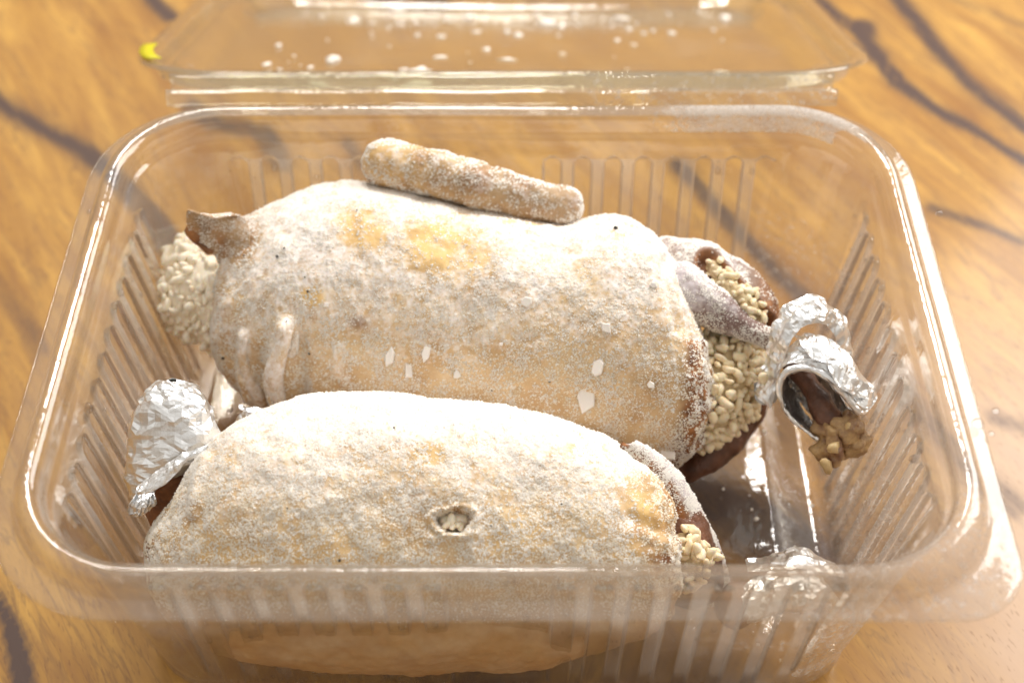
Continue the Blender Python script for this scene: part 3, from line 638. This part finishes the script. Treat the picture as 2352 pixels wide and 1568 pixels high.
# ------------------------------------------------------------------ the front quail
def build_front():
    root = empty('stuffed_quail', tuple(at(960, 1215, .003)))
    tag(root, 'frosted roast quail against the front wall of the box, small round hole in its breast', 'stuffed quail', 'frozen stuffed quails in the container')
    L = Vector(root.location)
    def adopt(o): o.parent = root; o.matrix_parent_inverse = Matrix.Translation(-L); return o
    S = [(338, 1235, 1275), (344, 1212, 1315), (356, 1190, 1355), (382, 1160, 1395), (408, 1128, 1430), (432, 1085, 1450), (456, 1042, 1465), (495, 1000, 1485), (560, 958, 1510), (630, 926, 1525), (700, 905, 1535), (770, 897, 1540), (860, 903, 1542), (960, 911, 1542), (1060, 919, 1540), (1150, 932, 1535), (1230, 950, 1525), (1320, 974, 1512), (1390, 1000, 1495), (1440, 1032, 1478), (1480, 1065, 1460), (1515, 1110, 1435), (1538, 1160, 1405), (1550, 1210, 1370), (1555, 1260, 1330)]
    G = loft_outline(S, .0300, .86)
    def ex(G, n):
        px, py, _ = proj(G); f = sstep(-.1, .3, (n*((CAM-G)/np.linalg.norm(CAM-G, axis=-1, keepdims=True))).sum(-1))
        an = np.arctan2(py-1197, px-1043); q = np.hypot((px-1043)/41, (py-1197+(px-1043)*.05)/27)*(1+.09*np.sin(3*an+1)+.06*np.sin(5*an)); d = -.0040*sstep(1.05, .85, q)+.0007*np.exp(-((q-1.25)/.16)**2)
        for pl, w, h in (([(475, 1060), (455, 1110), (442, 1180)], 12, .0010), ([(700, 915), (900, 935)], 12, .0004), ([(990, 1235), (1090, 1222)], 12, .0006), ([(1440, 1060), (1510, 1130), (1530, 1190)], 10, .0007), ([(1380, 985), (1440, 1035)], 14, .0006)):
            d = d+h*np.exp(-(segd(px, py, pl)/w)**2)
        for pl, w, h in (([(1450, 1190), (1540, 1230)], 18, -.0010), ([(1000, 1230), (1090, 1215)], 8, -.0004)):
            d = d+h*np.exp(-(segd(px, py, pl)/w)**2)
        return d*f+.0020*sstep(1460, 1545, px)*fbm(G, .005, 54, 3)
    def at_(V):
        px, py, _ = proj(V); nz = fbm(V, .010, 14, 4); n2 = fbm(V, .003, 18, 3)
        ed = sstep(110, 15, 1548-px)*sstep(1060, 1130, py)
        br = ed*(.55+.9*n2+.4*nz); br = np.maximum(br, blob2(px, py, 1505, 1215, 55, 35, 20)*.8*(.7+n2)); br = np.maximum(br, sstep(370, 335, px+.0*py)*.9*(py > 1150))
        q = np.hypot((px-1043)/41, (py-1197)/27); br = np.maximum(br, .8*sstep(1.0, .85, q)); br = np.maximum(br, .18*sstep(.2, .6, n2+.5*nz))
        ye = np.maximum(blob2(px, py, 1495, 1175, 40, 55, -30, .7)*.95, blob2(px, py, 1180, 1230, 60, 40, 0, .7)*.6)
        ye = np.maximum(ye, blob2(px, py, 985, 1040, 45, 24)*.6); ye = np.maximum(ye, .5*sstep(1180, 1290, py)*sstep(-.3, .4, nz))
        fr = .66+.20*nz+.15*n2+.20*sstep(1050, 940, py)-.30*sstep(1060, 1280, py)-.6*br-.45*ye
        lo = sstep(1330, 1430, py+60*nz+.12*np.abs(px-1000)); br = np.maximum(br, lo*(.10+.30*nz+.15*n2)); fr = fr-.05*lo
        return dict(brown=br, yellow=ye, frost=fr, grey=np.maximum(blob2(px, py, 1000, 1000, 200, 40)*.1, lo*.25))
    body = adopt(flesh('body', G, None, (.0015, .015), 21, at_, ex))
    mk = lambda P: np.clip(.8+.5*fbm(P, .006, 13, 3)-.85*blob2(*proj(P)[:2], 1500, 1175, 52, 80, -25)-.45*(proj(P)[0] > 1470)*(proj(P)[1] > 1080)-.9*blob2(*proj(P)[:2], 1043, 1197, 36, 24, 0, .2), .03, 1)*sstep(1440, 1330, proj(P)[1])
    adopt(crystals(body, 74000, None, .00015, .00058, M_FROST, mk, seed=11))
    adopt(crystals(body, 34000, None, .00015, .00055, M_FROST_TAN, lambda P: (sstep(980, 1200, proj(P)[1])+.1)*sstep(1440, 1330, proj(P)[1]), seed=12))
    R = random.Random(9)
    c = surf(body, 1043, 1197)
    st = adopt(flesh('rice_filling', limb([c+Vector((-.003, 0, 0)), c, c+Vector((.003, 0, 0))], [.0014, .0017, .0014], 24, 16), None, (.0005, .003), 2, lambda V: {}, mat=M_RICE_PALE))
    for dx, dy in ((-14, 4), (-2, 8), (10, 4), (-6, -6), (16, 10)):
        grain(Vector(atd(1043+dx, 1197+dy+3, (np.array(c)-CAM)@FWD-.0022)), st, .8, R, True)
    # frosted outer skin flap at the right end, dark meat between it and the breast
    u = np.linspace(0, 1, 90); v = np.linspace(0, 1, 40)
    def pl(Q, t): Q = np.array([at(*q) for q in Q]); s = np.linspace(0, 1, len(Q)); return np.stack([pchip(s, Q[:, k], t) for k in range(3)], -1)
    A = [(1425, 1022, .046), (1470, 1062, .042), (1515, 1120, .037), (1545, 1190, .031), (1570, 1280, .024), (1590, 1380, .012)]
    B = [(1456, 1020, .045), (1516, 1052, .040), (1572, 1114, .034), (1614, 1190, .028), (1655, 1280, .021), (1680, 1380, .010)]
    a, b = pl(A, u), pl(B, u); Gf = a[:, None]*(1-v)[None, :, None]+b[:, None]*v[None, :, None]
    Gf = Gf-FWD*(.0020*np.sin(v*math.pi)**.7)[None, :, None]*(.4+.6*u)[:, None, None]+.0007*fbm(Gf, .003, 33)[..., None]*UP
    VV = Gf.reshape(-1, 3); vt = np.tile(v, 90)
    fl = adopt(mesh('outer_skin', VV, grid_faces(90, 40, False), M_SKIN, None, True, dict(brown=np.clip(.25+.9*sstep(.65, .2, vt)+.3*fbm(VV, .003, 35), 0, 1), yellow=np.zeros(3600), frost=np.clip(.25+.65*sstep(.3, .7, vt)+.25*fbm(VV, .003, 31), 0, 1), grey=np.full(3600, .75)))); solidify(fl, .0016)
    adopt(crystals(fl, 9000, None, .00018, .0005, M_FROST, lambda P: .3+.7*(fbm(P, .002, 5) > -.1), seed=15, sheet=True, lift=.0008))
    Gm = limb([at(1490, 1120, .030), at(1540, 1200, .026), at(1575, 1290, .020), at(1585, 1390, .012)], [.0050, .0070, .0080, .0060], 90, 60)
    adopt(flesh('dark_meat', Gm, None, (.0012, .006), 17, lambda V: dict(), mat=M_MEAT))
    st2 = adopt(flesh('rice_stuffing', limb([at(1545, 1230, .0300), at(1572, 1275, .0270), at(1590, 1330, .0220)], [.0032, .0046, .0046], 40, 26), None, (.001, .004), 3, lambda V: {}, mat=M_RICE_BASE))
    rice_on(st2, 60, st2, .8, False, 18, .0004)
    for x, y in ((1572, 1215), (1590, 1238), (1603, 1262), (1610, 1275), (1582, 1255), (1558, 1262), (1565, 1240)): grain(Vector(at(x, y, .0335)), st2, .9, R)
    # left leg stump under the foil
    Gl = limb([at(400, 1040, .040), at(402, 1095, .034), at(392, 1150, .027), at(390, 1215, .022)], [.0048, .0058, .0056, .0062], 80, 60)
    adopt(flesh('leg', Gl, None, (.0010, .006), 19, lambda V: dict(grey=.95, brown=.75, frost=.12+.5*fbm(V, .004, 3))))
    for x, y, s in ((905, 985, 3), (780, 1290, 4), (1025, 1200, 2.5), (1500, 1078, 6), (660, 1170, 2.5), (1128, 1210, 2), (1290, 1160, 2.5)):
        hit = surf(body, x, y)
        if hit is None: continue
        bm = bmesh.new(); bmesh.ops.create_icosphere(bm, subdivisions=1, radius=s*.000075)
        me = bpy.data.meshes.new('pepper_speck'); bm.to_mesh(me); bm.free(); o = link('pepper_speck', me, M_SPECK, None, False); o.location = hit+Vector(UP)*.0003-Vector(FWD)*.0002; adopt(o)
    # right leg end under the foil near the front wall
    Gg = limb([at(1640, 1400, .012), at(1720, 1380, .013), at(1800, 1370, .013)], [.0060, .0045, .0030], 60, 40)
    adopt(flesh('drumstick', Gg, None, (.0008, .006), 29, lambda V: dict(grey=.9, brown=.4, frost=.3)))
    return root, body
front, front_body = build_front()

# ------------------------------------------------------------------ aluminium foil
def crumple(G, amp, s, seed, wrap=False):
    n = grid_normals(G, wrap)
    d = 0
    for k, (a, q) in enumerate(((1.3, 2.6), (1, 1), (.6, .5), (.35, .25))):
        d = d + a*(1-2*np.abs(vnoise(G+.3*s*np.stack([vnoise(G, s, seed+3)]*3, -1), s*q, seed+k*2.3)))
    j = np.stack([vnoise(G, s*.3, seed+11+k) for k in range(3)], -1)
    return G + n*(d*amp)[..., None] + j*amp*.35
def foil(name, G, parent, wrap=False, amp=.0005, s=.004, seed=1, mat=None, thick=.00012):
    G = crumple(G, amp, s, seed, wrap); nu, nv = G.shape[:2]; R = random.Random(seed); F = []
    for i in range(nu-1):
        for j in range(nv if wrap else nv-1):
            k = (j+1) % nv; a, b, c, d = i*nv+j, i*nv+k, (i+1)*nv+k, (i+1)*nv+j
            F += [(a, b, c), (a, c, d)] if R.random() < .5 else [(a, b, d), (b, c, d)]
    o = mesh(name, G.reshape(-1, 3), F, mat or M_FOIL, parent, False); solidify(o, thick); return o
def loft_loops(loops, n, m):
    L = np.array(loops); t = np.linspace(0, len(L)-1, n); s = np.arange(len(L))
    G = np.zeros((n, L.shape[1], 3))
    for j in range(L.shape[1]):
        for k in range(3): G[:, j, k] = pchip(s, L[:, j, k], t)
    return G
def ring(px, py, rx, ry, rot, Z, m=64, tilt=0.0, tiltdir=0):
    out = []; ZZ = Z
    for k in range(m):
        a = 2*math.pi*k/m; x = rx*math.cos(a); y = ry*math.sin(a); c, s = math.cos(math.radians(rot)), math.sin(math.radians(rot))
        X = px+x*c-y*s; Y = py+x*s+y*c
        out.append(atd(X, Y, ZZ+tilt*math.cos(a-math.radians(tiltdir))))
    return out
def build_left_foil():
    rows = [(880, 385, 405), (884, 365, 430), (896, 347, 452), (925, 330, 474), (960, 317, 486), (1000, 307, 491), (1035, 303, 487), (1065, 302, 462), (1090, 302, 440), (1110, 303, 405), (1122, 306, 380), (1132, 312, 357)]
    loops = []
    Z0 = (at(395, 1060, .040)-CAM)@FWD
    for y, l, r in rows:
        loops.append(ring((l+r)/2, y, (r-l)/2, (r-l)/2*.10, 8, Z0-.006+(y-1000)*.00001, 72, (r-l)/2/11200*1.0, -90))
    # rings lie across the view: give them real depth
    G = []
    for (y, l, r) in rows:
        c = atd((l+r)/2, y, Z0-.002); rad = (r-l)/2*Z0/FPX; ph = np.linspace(0, 2*math.pi, 72, endpoint=False)
        dr = .70 if y < 1040 else .70
        slope = (.0030*np.maximum(0, np.cos(ph))*max(0, (y-1040))/100)
        G.append(c+rad*np.cos(ph)[:, None]*RIGHT-rad*dr*np.sin(ph)[:, None]*(FWD)+slope[:, None]*UP)
    G = loft_loops(G, 46, 72)[:, ::2]
    root = empty('foil_wrap', tuple(at(395, 1150, .003)))
    tag(root, 'crumpled silver foil cap standing at the left end of the front quail', 'foil', 'pieces of aluminium foil on the leg ends')
    L = Vector(root.location)
    def adopt(o): o.parent = root; o.matrix_parent_inverse = Matrix.Translation(-L); return o
    V = G; adopt(foil('foil_cap', V, None, True, .00055, .0036, 4))
    # turned lip and pleated tail
    t = np.linspace(0, 1, 40); v = np.linspace(0, 1, 14)
    a = np.array([atd(*p, Z0-.0100) for p in ((316, 1140), (350, 1130), (395, 1100), (430, 1062), (478, 1038))]); s = np.linspace(0, 1, 5)
    A = np.stack([pchip(s, a[:, k], t) for k in range(3)], -1)
    b = np.array([atd(*p, Z0-.0085) for p in ((312, 1112), (340, 1090), (380, 1060), (425, 1035), (475, 1015))]); B = np.stack([pchip(s, b[:, k], t) for k in range(3)], -1)
    Gl = A[:, None]*(1-v)[None, :, None]+B[:, None]*v[None, :, None]-FWD*(.0008*np.sin(v*math.pi))[None, :, None]
    adopt(foil('foil_lip', Gl, None, False, .0003, .003, 8))
    tail = []
    for y, l, r, dz in ((1118, 312, 362, -.003), (1132, 314, 356, -.004), (1145, 306, 358, -.005), (1162, 298, 360, -.005), (1180, 302, 345, -.004)):
        tt = np.linspace(0, 1, 44); row = [atd(l+(r-l)*q, y+8*math.sin(q*5), Z0+dz-.0014*abs(math.sin(q*16+y*.01))-.002*math.sin(q*math.pi)) for q in tt]; tail.append(row)
    adopt(foil('foil_tail', loft_loops(tail, 26, 44), None, False, .0003, .003, 13))
    return root
build_left_foil()
def strip_px(A, B, nu, nv, bulge=0.0, bd=None):
    def pl(Q, t): Q = np.array([atd(q[0], q[1], q[2]) for q in Q]); s = np.linspace(0, 1, len(Q)); return np.stack([pchip(s, Q[:, k], t) for k in range(3)], -1)
    u = np.linspace(0, 1, nu); v = np.linspace(0, 1, nv); a, b = pl(A, u), pl(B, u)
    return a[:, None]*(1-v)[None, :, None]+b[:, None]*v[None, :, None]-FWD*(bulge*np.sin(v*math.pi))[None, :, None]
def build_right_foil():
    root = empty('foil_wrap', tuple(at(1880, 900, .003)))
    tag(root, 'torn aluminium foil curled open round the bony leg end of the rear quail', 'foil', 'pieces of aluminium foil on the leg ends')
    L = Vector(root.location)
    def adopt(o): o.parent = root; o.matrix_parent_inverse = Matrix.Translation(-L); return o
    Z = (at(1870, 860, .040)-CAM)@FWD
    # curled band: outer edge / inner edge
    A = [(1738, 900, Z+.003), (1752, 850, Z+.001), (1768, 790, Z-.001), (1785, 735, Z-.002), (1815, 697, Z-.002), (1865, 683, Z-.001), (1915, 712, Z+.001), (1942, 760, Z+.003), (1948, 815, Z+.005)]
    B = [(1768, 935, Z+.001), (1785, 880, Z-.001), (1802, 820, Z-.004), (1825, 770, Z-.006), (1850, 748, Z-.006), (1882, 742, Z-.005), (1905, 755, Z-.002), (1922, 790, Z), (1932, 830, Z+.003)]
    adopt(foil('foil_band', strip_px(A, B, 60, 12, .0012), None, False, .00050, .0036, 21))
    # lower lip of the band's tail hanging behind
    A = [(1732, 880, Z+.003), (1735, 915, Z+.003), (1755, 930, Z+.002), (1780, 925, Z+.002)]; B = [(1770, 860, Z+.003), (1775, 890, Z+.002), (1785, 900, Z+.001), (1792, 905, Z+.001)]
    adopt(foil('foil_tail', strip_px(A, B, 30, 12), None, False, .0002, .003, 24, M_FOIL_DULL))
    # wrap body: an open scroll, mouth to the lower left
    up = [(1785, 858, Z-.0045), (1812, 842, Z-.0062), (1850, 838, Z-.0074), (1890, 852, Z-.0078), (1925, 880, Z-.0078), (1955, 915, Z-.0074), (1978, 940, Z-.0064), (1996, 938, Z-.0048)]
    md = [(1790, 835, Z-.003), (1822, 815, Z-.0050), (1860, 805, Z-.0062), (1900, 815, Z-.0066), (1938, 845, Z-.0066), (1968, 880, Z-.0062), (1990, 905, Z-.0052), (2004, 915, Z-.0036)]
    bk = [(1800, 815, Z+.000), (1830, 790, Z-.002), (1862, 775, Z-.003), (1900, 782, Z-.0035), (1930, 810, Z-.0035), (1960, 842, Z-.003), (1985, 872, Z-.002), (2002, 895, Z-.001)]
    def pl(Q, t): Q = np.array([atd(*q) for q in Q]); s = np.linspace(0, 1, len(Q)); return np.stack([pchip(s, Q[:, k], t) for k in range(3)], -1)
    t = np.linspace(0, 1, 72); G = loft_loops([pl(up, t), pl(md, t), pl(bk, t)], 18, 72)[:, ::2]
    adopt(foil('foil_sheet', G, None, False, .00050, .0036, 31))
    # the thick rolled rim of the mouth, running round the left and down
    rim = [(1996, 938, Z-.0048), (1975, 945, Z-.0068), (1940, 905, Z-.0080), (1895, 862, Z-.0084), (1850, 845, Z-.0080), (1808, 852, Z-.0070), (1790, 880, Z-.0058), (1795, 925, Z-.0050), (1822, 965, Z-.0046), (1850, 990, Z-.0045), (1880, 1010, Z-.0045)]
    Gr = limb([atd(*q) for q in rim], [.0009, .0011, .0011, .0011, .0011, .0010, .0009, .0007, .0006, .0005, .0004], 80, 10, (1.0, 1.0))
    adopt(foil('foil_rim', Gr, None, True, .00022, .0035, 36))
    # inner wall of the scroll (dull side, seen in shade)
    A = [(1795, 870, Z-.0045), (1798, 920, Z-.0042), (1822, 960, Z-.004), (1852, 990, Z-.004), (1882, 1010, Z-.004)]; B = [(1830, 860, Z+.003), (1835, 905, Z+.004), (1850, 940, Z+.003), (1872, 970, Z+.002), (1900, 990, Z+.001)]
    adopt(foil('foil_inner', strip_px(A, B, 40, 18, -.001), None, False, .0003, .003, 41, M_FOIL_DULL))
    A = [(1800, 862, Z+.001), (1850, 850, Z+.002), (1900, 870, Z+.003), (1950, 930, Z+.003), (1985, 945, Z+.002)]; B = [(1835, 925, Z+.005), (1860, 950, Z+.006), (1890, 960, Z+.006), (1930, 965, Z+.005), (1960, 960, Z+.004)]
    adopt(foil('foil_inner', strip_px(A, B, 40, 18, -.001), None, False, .0003, .003, 43, M_FOIL_DULL))
    # loose crumpled flap between band and sheet
    A = [(1822, 772, Z-.004), (1850, 778, Z-.0048), (1880, 775, Z-.0050), (1905, 790, Z-.0046)]; B = [(1838, 800, Z-.0074), (1862, 822, Z-.0084), (1890, 835, Z-.0088), (1918, 838, Z-.0084)]
    adopt(foil('foil_flap', strip_px(A, B, 18, 10, .0006), None, False, .0004, .004, 47))
    A = [(1905, 792, Z-.006), (1935, 812, Z-.006), (1965, 845, Z-.0056), (1990, 880, Z-.005)]; B = [(1900, 845, Z-.0092), (1920, 885, Z-.0096), (1950, 905, Z-.0090), (1985, 915, Z-.007)]
    adopt(foil('foil_flap', strip_px(A, B, 18, 10, .0006), None, False, .0004, .004, 49))
    # bone end (belongs to the rear quail's leg)
    Lr = Vector(rear.location)
    def adr(o, p=None): o.parent = rear; o.matrix_parent_inverse = Matrix.Translation(-Lr); return o
    shank = adr(flesh('shank', limb([atd(1790, 800, Z+.002), atd(1840, 860, Z+.002), atd(1885, 930, Z-.001), atd(1918, 985, Z-.003)], [.0018, .0022, .0028, .0034], 70, 40), None, (.0009, .004), 51, lambda V: dict(), mat=M_MEAT))
    kn = adr(flesh('bone_end', limb([atd(1895, 955, Z-.001), atd(1915, 1000, Z-.0035), atd(1908, 1045, Z-.003), atd(1912, 1068, Z-.002)], [.0026, .0034, .0024, .0015], 70, 44), None, (.0026, .0030), 53, lambda V: dict(), mat=M_BONE, fine=2))
    adr(flesh('bone_end', limb([atd(1915, 985, Z-.003), atd(1950, 990, Z-.0040), atd(1985, 988, Z-.003)], [.0036, .0034, .0018], 60, 40), None, (.0024, .0028), 57, lambda V: dict(), mat=M_BONE, fine=2))
    adr(flesh('bone_end', limb([atd(1935, 1000, Z-.002), atd(1965, 1022, Z-.003), atd(1980, 1028, Z-.002)], [.0030, .0026, .0014], 60, 40), None, (.0022, .0026), 58, lambda V: dict(), mat=M_BONE, fine=2))
    for x, y, s in ((1917, 1028, 1.15), (1950, 985, 1.0), (1900, 1070, .9)):
        g = grain(Vector(atd(x, y, Z-.0066)), kn, s, random, False); g.name = 'gristle_knob'; g.data = KN
    g = grain(Vector(atd(1752, 868, Z-.002)), rear, .9, random); g.location = Vector(atd(1752, 868, Z-.002))-Lr
    return root
build_right_foil()
def build_small_foils():
    # crumpled foil on the front quail's right leg, by the front wall
    root = empty('foil_wrap', tuple(at(1810, 1380, .003)))
    tag(root, 'flattened aluminium foil half hidden behind the front rim, right of the front quail', 'foil', 'pieces of aluminium foil on the leg ends')
    L = Vector(root.location)
    def adopt(o): o.parent = root; o.matrix_parent_inverse = Matrix.Translation(-L); return o
    P = [at(1690, 1410, .014), at(1755, 1360, .016), at(1825, 1350, .017), at(1885, 1365, .014), at(1920, 1395, .010)]
    adopt(foil('foil_cap', limb(P, [.0040, .0048, .0052, .0040, .0022], 44, 30, (1.0, .8)), None, True, .0006, .0055, 61))
    A = [(1715, 1294, .288), (1770, 1279, .287), (1835, 1262, .286), (1875, 1276, .287), (1915, 1292, .288)]; B = [(1720, 1320, .283), (1780, 1315, .281), (1840, 1310, .280), (1890, 1320, .281), (1930, 1330, .283)]
    adopt(foil('foil_flap', strip_px(A, B, 36, 8, .0008), None, False, .0004, .0045, 63))
    sc = empty('foil_scrap', tuple(at(580, 955, .004)))
    tag(sc, 'small torn foil strip wedged between the two quails at their left end', 'foil')
    L2 = Vector(sc.location); 
    for A, B, sd in (([(548, 928, .3060), (570, 935, .305), (600, 942, .304), (630, 940, .304)], [(552, 940, .304), (575, 950, .303), (600, 962, .302), (630, 960, .302)], 71), ([(540, 972, .306), (555, 950, .305), (575, 945, .304), (600, 950, .304)], [(548, 982, .3055), (568, 975, .3045), (585, 968, .3035), (610, 972, .3035)], 73)):
        o = foil('foil_strip', strip_px(A, B, 26, 10, .0005), None, False, .0003, .003, sd); o.parent = sc; o.matrix_parent_inverse = Matrix.Translation(-L2)
build_small_foils()

# ------------------------------------------------------------------ loose crumbs in the box
def crumbs():
    bm = bmesh.new(); R = random.Random(33)
    for k in range(90):
        x, y = R.choice([(R.uniform(.045, .072), R.uniform(-.045, .03)), (R.uniform(-.070, -.05), R.uniform(-.02, .04)), (R.uniform(-.07, .07), R.uniform(.044, .049))])
        s_ = R.choice([.00018, .00025, .0004])*R.uniform(.7, 1.5)
        q = bmesh.ops.create_icosphere(bm, subdivisions=1, radius=s_, matrix=Matrix.Translation((x, y, .0026+s_*.6)))
        for v in q['verts']: v.co += Vector((R.uniform(-1, 1), R.uniform(-1, 1), 0))*s_*.4
    me = bpy.data.meshes.new('frost_crumbs'); bm.to_mesh(me); bm.free()
    tag(link('frost_crumbs', me, M_FROST), 'fine frost crumbs scattered on the floor of the clear box', 'frost', kind='stuff')
crumbs()
# ------------------------------------------------------------------ water drops on the rim
def drop(x, y, z, r, label, g='water drops on the flange'):
    bm = bmesh.new(); bmesh.ops.create_uvsphere(bm, u_segments=24, v_segments=14, radius=1)
    for v in bm.verts: v.co = Vector((v.co.x*r, v.co.y*r, max(v.co.z, -.35)*r*.72))
    me = bpy.data.meshes.new('water_drop'); bm.to_mesh(me); bm.free(); o = link('water_drop', me, M_DROP); o.location = Vector(at(x, y, z))+Vector((0, 0, r*.25))
    tag(o, label, 'water drop', g)
drop(2245, 975, .0615, .00120, 'largest round water drop on the right flange')
drop(2287, 945, .0608, .00080, 'water drop on the right flange, above and right of the largest drop')
drop(2277, 997, .0608, .00062, 'tiny water drop on the right flange, just below the largest one')
drop(2157, 492, .0608, .00090, 'water drop on the far half of the right flange')
drop(205, 488, .0608, .00060, 'lone tiny water drop on the left flange')
